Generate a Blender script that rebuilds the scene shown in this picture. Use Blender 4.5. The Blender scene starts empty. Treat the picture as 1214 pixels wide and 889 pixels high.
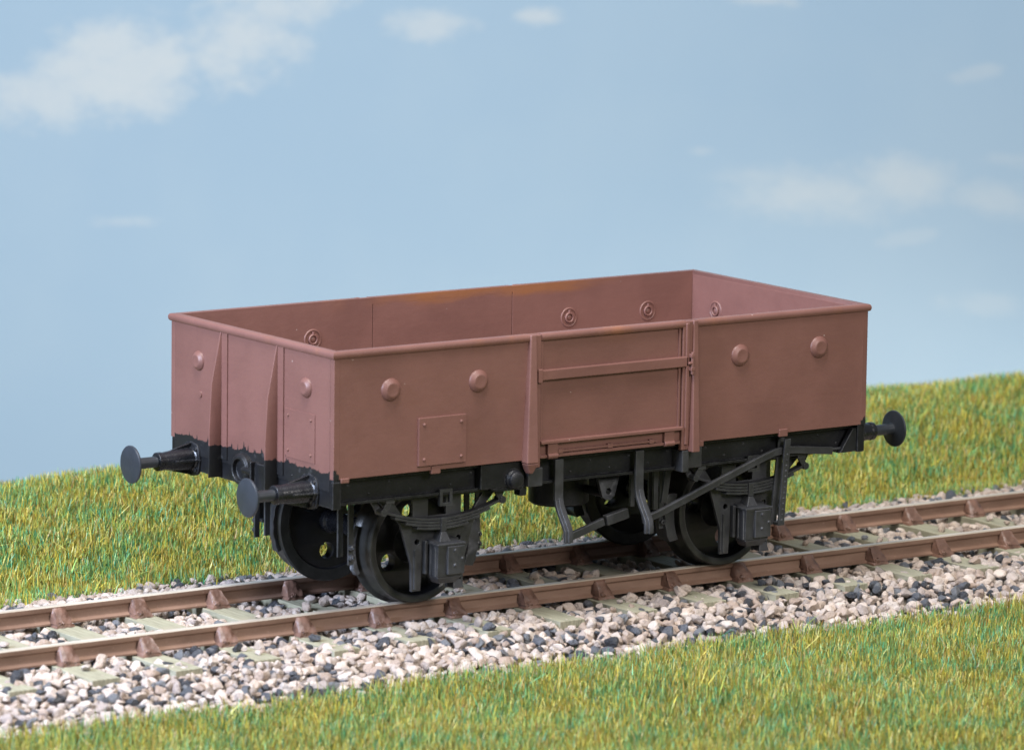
import bpy, bmesh, math, random
import numpy as np
from mathutils import Vector, Matrix
random.seed(7)
rng = np.random.default_rng(11)
S = bpy.context.scene
COL = S.collection

# ------------------------------------------------------------------ camera
cam_d = bpy.data.cameras.new("camera")
cam = bpy.data.objects.new("camera", cam_d)
COL.objects.link(cam)
S.camera = cam
CAM = Vector((-25.6056, -36.3041, 8.6019))
YAW, PITCH, ROLL, FPX = 0.61220, 0.15567, 0.013442, 6429.5
fwd = Vector((math.sin(YAW) * math.cos(PITCH), math.cos(YAW) * math.cos(PITCH), -math.sin(PITCH)))
rt = Vector((math.cos(YAW), -math.sin(YAW), 0))
up = rt.cross(fwd)
r2 = rt * math.cos(ROLL) + up * math.sin(ROLL)
u2 = -rt * math.sin(ROLL) + up * math.cos(ROLL)
M = Matrix((r2, u2, -fwd)).transposed().to_4x4()
M.translation = CAM
cam.matrix_world = M
cam_d.sensor_width = 36
cam_d.lens = FPX / 1214 * 36
cam_d.clip_start = 1.0
cam_d.clip_end = 400
cam_d.dof.use_dof = True
cam_d.dof.focus_distance = 45.2
cam_d.dof.aperture_fstop = 1.05

# ------------------------------------------------------------------ world, lamps, exposure
W = bpy.data.worlds.new("World")
S.world = W
W.use_nodes = True
bg = W.node_tree.nodes["Background"]
bg.inputs[0].default_value = (0.86, 0.92, 1.0, 1)
bg.inputs[1].default_value = 0.26


def lamp(name, loc, target, size, power, color=(1, 1, 1), size_y=None):
    d = bpy.data.lights.new(name, "AREA")
    d.shape = "RECTANGLE"
    d.size = size
    d.size_y = size_y or size
    d.energy = power
    d.color = color
    o = bpy.data.objects.new(name, d)
    COL.objects.link(o)
    o.location = loc
    o.rotation_euler = (Vector(target) - Vector(loc)).to_track_quat("-Z", "Y").to_euler()
    return o


lamp("key_softbox", (-7, -5, 24), (0, 0, 0), 11, 10500, (1.0, 0.975, 0.94))
lamp("left_cool_lamp", (-22, -1.0, 10.5), (0, 0, 1.2), 8, 11200, (0.75, 0.885, 1.18))  # unseen cool lamp off to the left, tints the end faces bluish
lamp("front_softbox", (0, -27, 15), (0, 0, 0.5), 8, 6200, (1.0, 0.96, 0.92))
lamp("added_backdrop_fill", (8.0, 11.5, -1.5), (10.5, 20.0, 0.6), 18, 215, (1.0, 0.88, 0.74), 0.6)  # added lamp hidden behind the bank, brightens the lower backdrop

S.render.engine = "CYCLES"
S.view_settings.view_transform = "Standard"
S.view_settings.look = "None"
S.view_settings.exposure = 0
S.view_settings.gamma = 1
S.render.resolution_x, S.render.resolution_y = 1024, 749
S.cycles.max_bounces = 8


# ------------------------------------------------------------------ materials
def srgb(r, g, b):
    f = lambda c: (c / 255 / 12.92) if c / 255 <= 0.04045 else ((c / 255 + 0.055) / 1.055) ** 2.4
    return (f(r), f(g), f(b), 1)


class NT:
    def __init__(self, name):
        self.m = bpy.data.materials.new(name)
        self.m.use_nodes = True
        self.t = self.m.node_tree
        self.b = self.t.nodes["Principled BSDF"]

    def n(self, typ, **kw):
        nd = self.t.nodes.new(typ)
        for k, v in kw.items():
            setattr(nd, k, v)
        return nd

    def link(self, a, b):
        self.t.links.new(a, b)

    def coord(self, kind="Object"):
        if not hasattr(self, "tc"):
            self.tc = self.n("ShaderNodeTexCoord")
        return self.tc.outputs[kind]

    def noise(self, scale, detail=4, rough=0.55, vec=None, stretch=None):
        nd = self.n("ShaderNodeTexNoise")
        nd.inputs["Scale"].default_value = scale
        nd.inputs["Detail"].default_value = detail
        nd.inputs["Roughness"].default_value = rough
        v = vec or self.coord()
        if stretch:
            mp = self.n("ShaderNodeMapping")
            mp.inputs["Scale"].default_value = stretch
            self.link(v, mp.inputs[0])
            v = mp.outputs[0]
        self.link(v, nd.inputs["Vector"])
        return nd.outputs["Fac"]

    def math(self, op, a, b=None, c=None, clamp=False):
        nd = self.n("ShaderNodeMath", operation=op)
        nd.use_clamp = clamp
        for i, x in enumerate((a, b, c)):
            if x is None:
                continue
            if isinstance(x, (int, float)):
                nd.inputs[i].default_value = x
            else:
                self.link(x, nd.inputs[i])
        return nd.outputs[0]

    def ramp(self, fac, lo, hi, smooth=True):
        nd = self.n("ShaderNodeMapRange")
        nd.interpolation_type = "SMOOTHSTEP" if smooth else "LINEAR"
        nd.inputs[1].default_value = lo
        nd.inputs[2].default_value = hi
        self.link(fac, nd.inputs[0])
        return nd.outputs[0]

    def mix(self, fac, a, b, blend="MIX"):
        nd = self.n("ShaderNodeMix", data_type="RGBA", blend_type=blend)
        for i, x in ((0, fac), (6, a), (7, b)):
            if isinstance(x, (int, float)):
                nd.inputs[i].default_value = x
            elif isinstance(x, tuple):
                nd.inputs[i].default_value = x
            else:
                self.link(x, nd.inputs[i])
        return nd.outputs[2]

    def xyz(self, v=None):
        nd = self.n("ShaderNodeSeparateXYZ")
        self.link(v or self.coord(), nd.inputs[0])
        return nd.outputs

    def bump(self, h, strength, dist=0.01):
        nd = self.n("ShaderNodeBump")
        nd.inputs["Strength"].default_value = strength
        nd.inputs["Distance"].default_value = dist
        self.link(h, nd.inputs["Height"])
        self.link(nd.outputs[0], self.b.inputs["Normal"])

    def out(self, color, rough=None, spec=None, metal=None):
        if isinstance(color, tuple):
            self.b.inputs["Base Color"].default_value = color
        else:
            self.link(color, self.b.inputs["Base Color"])
        if rough is not None:
            if isinstance(rough, (int, float)):
                self.b.inputs["Roughness"].default_value = rough
            else:
                self.link(rough, self.b.inputs["Roughness"])
        if spec is not None:
            self.b.inputs["Specular IOR Level"].default_value = spec
        if metal is not None:
            self.b.inputs["Metallic"].default_value = metal
        return self.m


BROWN = (0.156, 0.071, 0.058, 1)
BROWN2 = (0.132, 0.059, 0.048, 1)
RUST = (0.30, 0.115, 0.035, 1)
DUST = (0.45, 0.36, 0.33, 1)
BLACK = (0.007, 0.0072, 0.0082, 1)


def paint(name, kind):
    k = NT(name)
    v = k.coord()
    c = k.mix(k.ramp(k.noise(2.2, 5), 0.35, 0.7), BROWN, BROWN2)
    # brushed-on unevenness along the length
    st = k.noise(6, 3, stretch=(0.35, 0.35, 5.0))
    c = k.mix(k.math("MULTIPLY", k.ramp(st, 0.45, 0.75), 0.12), c, (0.185, 0.084, 0.064, 1))
    # orange-brown rust tint rubbed in patches near the rim
    x = k.xyz()
    zr = k.ramp(x[2], 2.0, 2.19)
    rn = k.ramp(k.noise(1.6, 4, stretch=(1, 1, 0.5)), 0.54, 0.72)
    amount = {"rim": 0.38, "inner": 0.6}.get(kind, 0.2)
    c = k.mix(k.math("MULTIPLY", k.math("MULTIPLY", zr, rn), amount), c, RUST)
    if kind == "body":
        # the inner face of the wall, where the rim was rubbed through to an orange stain
        inn = k.math("GREATER_THAN", x[1], -1.172)
        xw = k.math("MULTIPLY", k.ramp(x[0], -2.0, -1.1), k.ramp(x[0], 0.9, 0.3))
        st_ = k.ramp(k.math("ADD", x[2], k.math("MULTIPLY", k.noise(2.5, 4, stretch=(0.6, 1, 3)), 0.20)), 2.19, 2.265)
        c = k.mix(k.math("MULTIPLY", k.math("MULTIPLY", inn, xw), k.math("MULTIPLY", st_, 0.62)), c, (0.25, 0.095, 0.025, 1))
    # dust specks
    vo = k.n("ShaderNodeTexVoronoi")
    vo.inputs["Scale"].default_value = 9
    k.link(v, vo.inputs["Vector"])
    wn = k.n("ShaderNodeTexWhiteNoise")
    k.link(vo.outputs["Position"], wn.inputs["Vector"])
    spk = k.math("MULTIPLY", k.math("LESS_THAN", vo.outputs["Distance"], 0.055),
                 k.math("GREATER_THAN", wn.outputs["Value"], 0.86))
    c = k.mix(k.math("MULTIPLY", spk, 0.6), c, DUST)
    if kind == "end":
        edge = k.math("ADD", 1.172, k.math("ADD", k.math("MULTIPLY", k.noise(7, 3, 0.6, stretch=(1, 1, 0.2)), 0.09), k.math("MULTIPLY", k.ramp(k.noise(26, 3, 0.6, stretch=(1, 1, 0.12)), 0.5, 0.8), 0.085)))
        isb = k.ramp(k.math("SUBTRACT", edge, x[2]), 0.0, 0.006)
        scuff = k.math("MULTIPLY", isb, k.ramp(k.noise(14, 4), 0.6, 0.72))
        c = k.mix(isb, c, BLACK)
        c = k.mix(k.math("MULTIPLY", scuff, 0.10), c, (0.2, 0.2, 0.21, 1))
    n1 = k.noise(95, 3, 0.6)
    n2 = k.noise(18, 4, 0.6, stretch=(0.9, 0.9, 1.2))
    h = k.math("ADD", k.math("MULTIPLY", n1, 0.45), n2)
    h = k.math("ADD", h, k.math("MULTIPLY", spk, 1.5))
    k.bump(h, 0.13, 0.012)
    return k.out(c, k.math("ADD", 0.36, k.math("MULTIPLY", k.noise(30, 3), 0.22)), 0.45)


def black(name, col=BLACK, rough=0.38, bmp=0.35, worn=0.55, spec=0.42):
    k = NT(name)
    geo = k.n("ShaderNodeNewGeometry")
    c = k.mix(k.ramp(k.noise(5, 5), 0.4, 0.7), col, (col[0] * 1.8, col[1] * 1.8, col[2] * 1.85, 1))
    sp = k.ramp(k.noise(38, 4, 0.7), 0.66, 0.76)
    c = k.mix(k.math("MULTIPLY", sp, worn * 0.5), c, (0.13, 0.13, 0.14, 1))
    # dry-brushed, rubbed edges
    bv = k.n("ShaderNodeBevel")
    bv.samples = 4
    bv.inputs["Radius"].default_value = 0.014
    dt = k.n("ShaderNodeVectorMath", operation="DOT_PRODUCT")
    k.link(bv.outputs[0], dt.inputs[0])
    k.link(geo.outputs["True Normal"], dt.inputs[1])
    edge = k.math("MULTIPLY", k.ramp(dt.outputs["Value"], 0.985, 0.88), k.ramp(k.noise(16, 4, 0.7), 0.38, 0.62))
    c = k.mix(k.math("MULTIPLY", edge, worn), c, (0.10, 0.102, 0.108, 1))
    k.bump(k.math("ADD", k.noise(60, 3), k.noise(12, 3)), bmp * 0.5, 0.014)
    return k.out(c, k.math("ADD", rough - 0.08, k.math("MULTIPLY", k.noise(22, 3), 0.25)), spec)


def plain(name, col, rough, bscale=None, bstr=0.2, var=0.25, nscale=8, metal=None, dist=0.01):
    k = NT(name)
    dk = tuple(x * (1 - var) for x in col[:3]) + (1,)
    lt = tuple(min(1, x * (1 + var)) for x in col[:3]) + (1,)
    c = k.mix(k.ramp(k.noise(nscale, 5), 0.3, 0.7), dk, lt)
    if bscale:
        k.bump(k.noise(bscale, 4), bstr, dist)
    return k.out(c, rough, 0.5, metal)


m_body = paint("brown_paint", "body")
m_rim = paint("brown_paint_rim", "rim")
m_inner = paint("brown_paint_rubbed", "inner")
m_end = paint("brown_paint_over_black", "end")
m_black = black("black_paint", rough=0.36, spec=0.28)
m_blackgloss = black("black_gloss", (0.006, 0.0065, 0.008, 1), 0.21, 0.3, 0.3)
m_grey = black("dark_grey_plastic", (0.023, 0.0235, 0.0255, 1), 0.36, 0.3, 0.5)
m_bufferhead = plain("buffer_face_grey", (0.022, 0.026, 0.033, 1), 0.36, 60, 0.12, 0.12)
m_wheel = black("wheel_black", (0.006, 0.006, 0.0068, 1), 0.3, 0.2, 0.3)
m_tread = plain("wheel_tyre_metal", (0.034, 0.034, 0.032, 1), 0.34, 40, 0.05, 0.3, metal=0.3)

# rail: brown painted sides, bare metal on the running surface (a real difference of finish)
k = NT("rail_paint")
geo = k.n("ShaderNodeNewGeometry")
xz = k.xyz()
c = k.mix(k.ramp(k.noise(3, 5, stretch=(0.6, 2, 2)), 0.3, 0.7), (0.155, 0.090, 0.062, 1), (0.225, 0.138, 0.098, 1))
c = k.mix(k.math("MULTIPLY", k.ramp(k.noise(30, 4), 0.62, 0.75), 0.4), c, (0.33, 0.22, 0.17, 1))
k.bump(k.noise(50, 4), 0.2, 0.01)
m_rail = k.out(c, 0.5, 0.4)
k = NT("rail_head_steel")
c = k.mix(k.ramp(k.noise(2.5, 4, stretch=(0.5, 6, 6)), 0.35, 0.7), (0.54, 0.48, 0.40, 1), (0.37, 0.31, 0.245, 1))
m_railtop = k.out(c, 0.38, 0.5, 0.25)
m_chair = plain("chair_brown", (0.135, 0.074, 0.053, 1), 0.42, 14, 0.6, 0.3, 9, dist=0.03)
k = NT("sleeper_olive")
gr = k.noise(16, 3, 0.6, stretch=(6.5, 0.25, 1))
c = k.mix(k.ramp(gr, 0.3, 0.7), (0.195, 0.185, 0.128, 1), (0.31, 0.295, 0.212, 1))
c = k.mix(k.math("MULTIPLY", k.ramp(k.noise(3, 4), 0.45, 0.7), 0.6), c, (0.30, 0.265, 0.195, 1))
k.bump(gr, 0.6, 0.012)
m_sleeper = k.out(c, 0.65, 0.3)

k = NT("ballast_stone")
at = k.n("ShaderNodeAttribute")
at.attribute_name = "tint"
var = k.ramp(k.noise(28, 4, 0.65), 0.3, 0.72)
c = k.mix(k.math("MULTIPLY", var, 0.35), at.outputs["Color"], (0.95, 0.9, 0.86, 1), "MULTIPLY")
sp = k.ramp(k.noise(75, 3, 0.6), 0.60, 0.72)
c = k.mix(k.math("MULTIPLY", sp, 0.30), c, (0.16, 0.11, 0.09, 1))
k.bump(k.math("ADD", k.noise(20, 4), k.math("MULTIPLY", k.noise(60, 4, 0.7), 0.9)), 1.0, 0.03)
m_stone = k.out(c, k.math("ADD", 0.18, k.math("MULTIPLY", k.noise(40, 2), 0.35)), 0.65)

k = NT("grass_fibre")
at = k.n("ShaderNodeAttribute")
at.attribute_name = "tint"
k.b.inputs["Subsurface Weight"].default_value = 0
m_grass = k.out(at.outputs["Color"], 0.42, 0.4)

k = NT("ground_mat")
x = k.xyz()
under = k.math("LESS_THAN", k.math("ABSOLUTE", k.math("ADD", x[1], -0.1)), 2.15)
g = k.mix(k.ramp(k.noise(3, 5), 0.35, 0.65), (0.17, 0.16, 0.035, 1), (0.09, 0.13, 0.04, 1))
g = k.mix(k.ramp(k.noise(9, 4), 0.45, 0.7), g, (0.2, 0.14, 0.05, 1))
b_ = k.mix(k.noise(10, 4), (0.10, 0.085, 0.07, 1), (0.2, 0.17, 0.14, 1))  # dark earth under the ballast, coloured so gaps between stones look shaded
k.bump(k.noise(20, 4), 0.7, 0.05)
m_ground = k.out(k.mix(under, g, b_), 0.9, 0.2)

# ------------------------------------------------------------------ geometry helpers


def finish(name, bm, mat, parent=None, bevel=0.0, seg=2, smooth=35):
    bmesh.ops.recalc_face_normals(bm, faces=bm.faces)
    me = bpy.data.meshes.new(name)
    bm.to_mesh(me)
    bm.free()
    me.polygons.foreach_set("use_smooth", [True] * len(me.polygons))
    me.set_sharp_from_angle(angle=math.radians(smooth))
    for mm in (mat if isinstance(mat, (list, tuple)) else [mat]):
        me.materials.append(mm)
    o = bpy.data.objects.new(name, me)
    COL.objects.link(o)
    if parent:
        o.parent = parent
    if bevel:
        b = o.modifiers.new("bevel", "BEVEL")
        b.width = bevel
        b.segments = seg
        b.limit_method = "ANGLE"
        b.angle_limit = math.radians(40)
        b.harden_normals = True
    return o


def hexa(bm, p):
    """8 corners: bottom ring 0-3, top ring 4-7"""
    v = [bm.verts.new(q) for q in p]
    for f in ((3, 2, 1, 0), (4, 5, 6, 7), (0, 1, 5, 4), (1, 2, 6, 5), (2, 3, 7, 6), (3, 0, 4, 7)):
        bm.faces.new([v[i] for i in f])
    return v


def box(bm, x0, x1, y0, y1, z0, z1):
    return hexa(bm, [(x0, y0, z0), (x1, y0, z0), (x1, y1, z0), (x0, y1, z0),
                     (x0, y0, z1), (x1, y0, z1), (x1, y1, z1), (x0, y1, z1)])


def lathe(bm, prof, origin, axis, n=32, cap=True):
    """prof: list of (distance along axis, radius)"""
    ax = Vector(axis).normalized()
    a = ax.orthogonal().normalized()
    b = ax.cross(a)
    o = Vector(origin)
    rings = []
    for d, r in prof:
        if r < 1e-6:
            rings.append([bm.verts.new(o + ax * d)])
        else:
            rings.append([bm.verts.new(o + ax * d + (a * math.cos(t) + b * math.sin(t)) * r)
                          for t in (2 * math.pi * i / n for i in range(n))])
    for r0, r1 in zip(rings, rings[1:]):
        for i in range(n):
            j = (i + 1) % n
            if len(r0) == 1 and len(r1) == 1:
                continue
            if len(r0) == 1:
                bm.faces.new((r0[0], r1[i], r1[j]))
            elif len(r1) == 1:
                bm.faces.new((r0[j], r0[i], r1[0]))
            else:
                bm.faces.new((r0[j], r0[i], r1[i], r1[j]))
    if cap:
        for r in (rings[0], rings[-1]):
            if len(r) > 2:
                bm.faces.new(r)


def torus(bm, c, axis, R, r, n=28, k_=10, a0=0.0, a1=2 * math.pi):
    ax = Vector(axis).normalized()
    a = ax.orthogonal().normalized()
    b = ax.cross(a)
    full = abs(a1 - a0 - 2 * math.pi) < 1e-5
    rings = []
    for i in range(n if full else n + 1):
        t = a0 + (a1 - a0) * i / n
        d = a * math.cos(t) + b * math.sin(t)
        rings.append([bm.verts.new(Vector(c) + d * (R + r * math.cos(s)) + ax * r * math.sin(s))
                      for s in (2 * math.pi * j / k_ for j in range(k_))])
    m = len(rings)
    for i in range(m if full else m - 1):
        for j in range(k_):
            bm.faces.new((rings[i][j], rings[(i + 1) % m][j], rings[(i + 1) % m][(j + 1) % k_], rings[i][(j + 1) % k_]))
    if not full:
        bm.faces.new(rings[0])
        bm.faces.new(rings[-1])


def strap(bm, pts, w, t, wdir=(1, 0, 0)):
    """flat bar of width w along wdir and thickness t, following pts"""
    wd = Vector(wdir).normalized()
    P = [Vector(q) for q in pts]
    ring = []
    for i, q in enumerate(P):
        d = (P[min(i + 1, len(P) - 1)] - P[max(i - 1, 0)]).normalized()
        nrm = d.cross(wd).normalized()
        ring.append([bm.verts.new(q + wd * sx * w / 2 + nrm * sn * t / 2)
                     for sx, sn in ((-1, -1), (1, -1), (1, 1), (-1, 1))])
    for r0, r1 in zip(ring, ring[1:]):
        for i in range(4):
            bm.faces.new((r0[i], r0[(i + 1) % 4], r1[(i + 1) % 4], r1[i]))
    bm.faces.new(ring[0])
    bm.faces.new(ring[-1])


def tube(bm, p0, p1, r, n=14):
    p0, p1 = Vector(p0), Vector(p1)
    lathe(bm, [(0, r), ((p1 - p0).length, r)], p0, p1 - p0, n)


def circle_pts(cx, cy, r, n=20):
    return [(cx + r * math.cos(2 * math.pi * i / n), cy + r * math.sin(2 * math.pi * i / n)) for i in range(n)]


def plate(bm, loops, thick, mat4, bev=0.0):
    """flat shape with holes: loops[0] outer, rest holes, in its own XY plane, placed by mat4"""
    cu = bpy.data.curves.new("shape", "CURVE")
    cu.dimensions = "2D"
    cu.fill_mode = "BOTH"
    cu.extrude = thick / 2 - bev
    cu.bevel_depth = bev
    cu.bevel_resolution = 1
    for lp in loops:
        s = cu.splines.new("POLY")
        s.points.add(len(lp) - 1)
        for q, (x_, y_) in zip(s.points, lp):
            q.co = (x_, y_, 0, 1)
        s.use_cyclic_u = True
    o = bpy.data.objects.new("shape", cu)
    COL.objects.link(o)
    me = bpy.data.meshes.new_from_object(o.evaluated_get(bpy.context.evaluated_depsgraph_get()))
    bpy.data.objects.remove(o)
    bpy.data.curves.remove(cu)
    me.transform(mat4)
    tmp = bmesh.new()
    tmp.from_mesh(me)
    bmesh.ops.remove_doubles(tmp, verts=tmp.verts, dist=1e-5)
    tmp.to_mesh(me)
    tmp.free()
    bm.from_mesh(me)
    bpy.data.meshes.remove(me)


XZ = lambda y: Matrix(((1, 0, 0, 0), (0, 0, -1, y), (0, 1, 0, 0), (0, 0, 0, 1)))     # shape plane -> world XZ at y


def empty(name, loc=(0, 0, 0)):
    o = bpy.data.objects.new(name, None)
    COL.objects.link(o)
    o.location = loc
    return o


def tag(o, label=None, cat=None, group=None, kind=None):
    for a, v in (("label", label), ("category", cat), ("group", group), ("kind", kind)):
        if v:
            o[a] = v
    return o


def clone(o, parent, turn=False, shift=None):
    """copy of a part with its sub-parts; turn = the opposite side of the wagon"""
    c_ = o.copy()
    COL.objects.link(c_)
    c_.parent = parent
    if turn:
        c_.location = (-o.location.x, -o.location.y, o.location.z)
        c_.rotation_euler = (0, 0, o.rotation_euler.z + math.pi)
    if shift:
        c_.location = Vector(c_.location) + Vector(shift)
    for ch in list(o.children):
        d = ch.copy()
        COL.objects.link(d)
        d.parent = c_
    return c_


# ------------------------------------------------------------------ sky backdrop (a printed board behind the scene)
BC = Vector((10.0236, 14.4360, 0.0))
k = NT("sky_print")
uvx = k.xyz(k.coord("Object"))
U, V = uvx[0], uvx[2]
nbig = k.noise(0.75, 7, 0.60, stretch=(1, 1, 1.5))
nsm = k.noise(2.6, 6, 0.62, stretch=(1, 1, 1.5))
nmix = k.math("ADD", k.math("MULTIPLY", k.math("SUBTRACT", nbig, 0.5), 2.2), k.math("MULTIPLY", k.math("SUBTRACT", nsm, 0.5), 1.6))
nfine = k.noise(4.5, 7, 0.65, stretch=(1, 1, 1.4))
mask = None
for (u0, v0, ru, rv, rot, amt, *nw) in [
    (-4.5, 2.35, 1.45, 0.72, 0.12, 0.95), (-3.2, 2.72, 1.05, 0.66, 0.35, 0.9), (-5.5, 2.02, 1.0, 0.46, 0.0, 0.85), (-2.7, 3.05, 0.85, 0.34, 0.1, 0.75),
    (-1.0, 2.92, 0.62, 0.24, 0.0, 0.75), (0.25, 3.02, 0.30, 0.13, 0.0, 0.8), (2.8, 3.25, 0.5, 0.10, 0.0, 0.6),
    (3.45, 1.03, 1.35, 0.42, -0.04, 0.62, 0.55), (4.45, 1.18, 0.85, 0.36, 0.0, 0.62, 0.55), (5.5, 1.0, 0.7, 0.27, -0.15, 0.45, 0.6), (2.9, 1.2, 0.85, 0.24, 0.0, 0.4, 0.6),
    (-4.45, 0.60, 0.42, 0.11, 0.0, 0.4), (5.3, 2.45, 0.35, 0.13, 0.25, 0.35), (5.5, -0.25, 0.7, 0.20, 0.0, 0.25), (2.15, 1.5, 0.25, 0.09, 0.0, 0.3),
    (5.7, 1.45, 0.5, 0.12, 0, 0.25), (4.6, 0.55, 0.4, 0.12, 0.2, 0.25),
    (-8.6, 1.6, 1.6, 0.5, 0.1, 0.8), (9.0, 2.2, 1.8, 0.6, 0.0, 0.8), (-11.5, 3.6, 2.2, 0.7, 0, 0.9), (13, 3.9, 2.4, 0.8, 0, 0.8), (2.5, 6.0, 3.0, 0.9, 0, 0.9), (-5.0, 6.4, 2.4, 0.7, 0, 0.8),
]:
    du = k.math("SUBTRACT", U, u0)
    dv = k.math("SUBTRACT", V, v0)
    ca, sa = math.cos(rot), math.sin(rot)
    a_ = k.math("DIVIDE", k.math("ADD", k.math("MULTIPLY", du, ca), k.math("MULTIPLY", dv, sa)), ru)
    b_ = k.math("DIVIDE", k.math("SUBTRACT", k.math("MULTIPLY", dv, ca), k.math("MULTIPLY", du, sa)), rv)
    d2 = k.math("ADD", k.math("MULTIPLY", a_, a_), k.math("MULTIPLY", b_, b_))
    f_ = k.math("ADD", k.math("SUBTRACT", 1.0, k.math("SQRT", d2)), k.math("MULTIPLY", nmix, nw[0] if nw else 0.85))
    f_ = k.math("MULTIPLY", k.math("MULTIPLY", k.ramp(f_, -0.05, 0.85), k.math("ADD", 0.72, k.math("MULTIPLY", nfine, 0.5))), amt)
    mask = f_ if mask is None else k.math("MAXIMUM", mask, f_)
blue = k.mix(k.ramp(k.noise(0.35, 3), 0.35, 0.65), (0.228, 0.309, 0.376, 1), (0.241, 0.319, 0.380, 1))
sky_col = k.mix(k.math("MULTIPLY", mask, 0.92), blue, (0.372, 0.398, 0.400, 1))
m_sky = k.out(sky_col, 1.0, 0.0)
bm = bmesh.new()
box(bm, -24, 24, 0, 0.12, -4.0, 16)
sky = finish("sky", bm, m_sky)
sky.location = BC
sky.rotation_euler = (0, 0, -YAW)
tag(sky, "pale blue painted sky backdrop with soft white clouds behind the grass bank", "sky", kind="structure")

# ------------------------------------------------------------------ ground sheet
PY = [-60, -12, -8, -2.5, -2.05, -1.45, -1.2, 1.35, 1.75, 2.1, 2.5, 3.2, 3.9, 4.35, 4.75, 5.3, 6.5, 9.0, 13.0, 60]
PZ = [-.9, -.6, -.5, -.47, -.44, -.28, -.245, -.245, -.30, -.33, -.24, -.06, .065, .11, .085, -.07, -.6, -1.5, -2.4, -3.2]


def gz(x_, y_):
    z = np.interp(y_, PY, PZ)
    wob = 0.035 * np.sin(x_ * 0.9 + 1.3) + 0.03 * np.sin(x_ * 0.37 - y_ * 0.5) + 0.02 * np.sin(x_ * 2.3 + y_)
    far = np.clip((np.abs(y_ - 0.1) - 2.2) / 1.2, 0, 1)
    return z + wob * far


bm = bmesh.new()
ys = sorted(set(PY + list(np.arange(-10, 8, 0.25))))
xs = [-60, -40, -25] + list(np.arange(-18, 26.1, 0.5)) + [35, 60]
vv = [[bm.verts.new((x_, y_, float(gz(np.float64(x_), np.float64(y_))))) for x_ in xs] for y_ in ys]
for r0, r1 in zip(vv, vv[1:]):
    for i in range(len(xs) - 1):
        bm.faces.new((r0[i], r0[i + 1], r1[i + 1], r1[i]))
ground = finish("ground", bm, m_ground, smooth=80)
tag(ground, "uneven earth base under grass, ballast and track", "ground", kind="structure")


# ------------------------------------------------------------------ the wagon
wagon = empty("goods_wagon")
tag(wagon, "reddish brown steel open goods wagon with black underframe on the rails", "wagon")
NEAR = []          # parts to be repeated on the opposite side (turned half round)


def part(name, bm, mat, bevel=0.006, both=True, parent=None, label=None, seg=2, smooth=35):
    o = finish(name, bm, mat, parent or wagon, bevel, seg, smooth)
    if label:
        o["label"] = label
    if both and parent is None:
        NEAR.append(o)
    return o


HL, HW = 2.668, 1.219        # outer faces of the body
ZT, ZB = 2.187, 1.168
DX0, DX1 = -0.70, 0.73       # door opening
IN = 0.055                   # wall thickness

# side panels left and right of the door, with the bosses as pressed pockets
for x0, x1 in ((-HL, DX0 - 0.0), (DX1 + 0.0, HL)):
    bm = bmesh.new()
    box(bm, x0, x1, -HW, -HW + IN, ZB, ZT - 0.03)
    part("side_panel", bm, m_body, 0.005)


def boss(x_, z_, r, axis, at):
    bm = bmesh.new()
    lathe(bm, [(-0.004, r * 1.06), (0.009, r * 1.02), (0.017, r * 0.93), (0.028, r * 0.77), (0.034, r * 0.68), (0.036, r * 0.60), (0.035, r * 0.5), (0.035, 0)], at, axis, 36)
    return part("ring_boss", bm, m_body, 0, smooth=30)


BX = [(-2.135, 1.848), (-1.295, 1.850), (1.325, 1.856), (2.150, 1.862)]
for x_, z_ in BX:
    boss(x_, z_, 0.088, (0, -1, 0), (x_, -HW, z_))
for y_ in (0.79, -0.82):
    boss(0, 0, 0.078, (-1, 0, 0), (-HL, y_, 1.852))


def ring(at, axis):
    bm = bmesh.new()
    torus(bm, Vector(at) - Vector(axis) * 0.005, axis, 0.078, 0.012, 30, 8)
    o = part("ring_pocket", bm, m_inner, 0, smooth=60)
    bm = bmesh.new()
    c_ = Vector(at) + Vector(axis) * 0.016
    lathe(bm, [(-0.02, 0.030), (0.004, 0.028), (0.010, 0.018), (0.012, 0)], at, axis, 20)
    dz = Vector((0, 0, 0.035))
    tube(bm, c_ - Vector(axis) * 0.01 + dz, c_ - Vector(axis) * 0.01 + dz * 1.9, 0.012, 10)
    torus(bm, c_ - Vector(axis) * 0.008, axis, 0.038, 0.010, 22, 8)
    part("lashing_ring", bm, m_inner, 0, both=False, parent=o, smooth=60)


for x_, z_ in BX:
    ring((x_, -HW + IN, z_ + 0.02), (0, 1, 0))
for y_ in (0.79, -0.82):
    ring((-HL + IN, y_, 1.875), (1, 0, 0))

# end panel, ribs
bm = bmesh.new()
box(bm, -HL, -HL + IN, -HW + IN + 0.002, HW - IN - 0.002, ZB - 0.10, ZT - 0.03)
box(bm, -HL + 0.0005, -HL + IN, -HW - 0.001, -HW + IN, ZB - 0.0, ZT - 0.032)
box(bm, -HL + 0.0005, -HL + IN, HW - IN, HW + 0.001, ZB - 0.0, ZT - 0.032)
part("end_panel", bm, m_end, 0.004)
for yc in (0.437, -0.403):
    bm = bmesh.new()
    t = 0.008
    prof = [(-HL + 0.01, 2.14), (-HL - 0.012, 2.135), (-2.765, 1.715), (-2.785, 1.35), (-2.788, 0.955), (-HL + 0.01, 0.955)]
    plate(bm, [prof], 2 * t, Matrix.Translation((0, yc, 0)) @ XZ(0), 0.003)
    box(bm, -HL - 0.010, -HL + 0.004, yc - 0.095, yc - 0.01, 1.10, 2.13)
    part("end_rib", bm, m_end, 0.0)
bm = bmesh.new()
box(bm, -HL - 0.007, -HL + 0.002, -0.955, -0.515, 1.262, 1.652)
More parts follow.
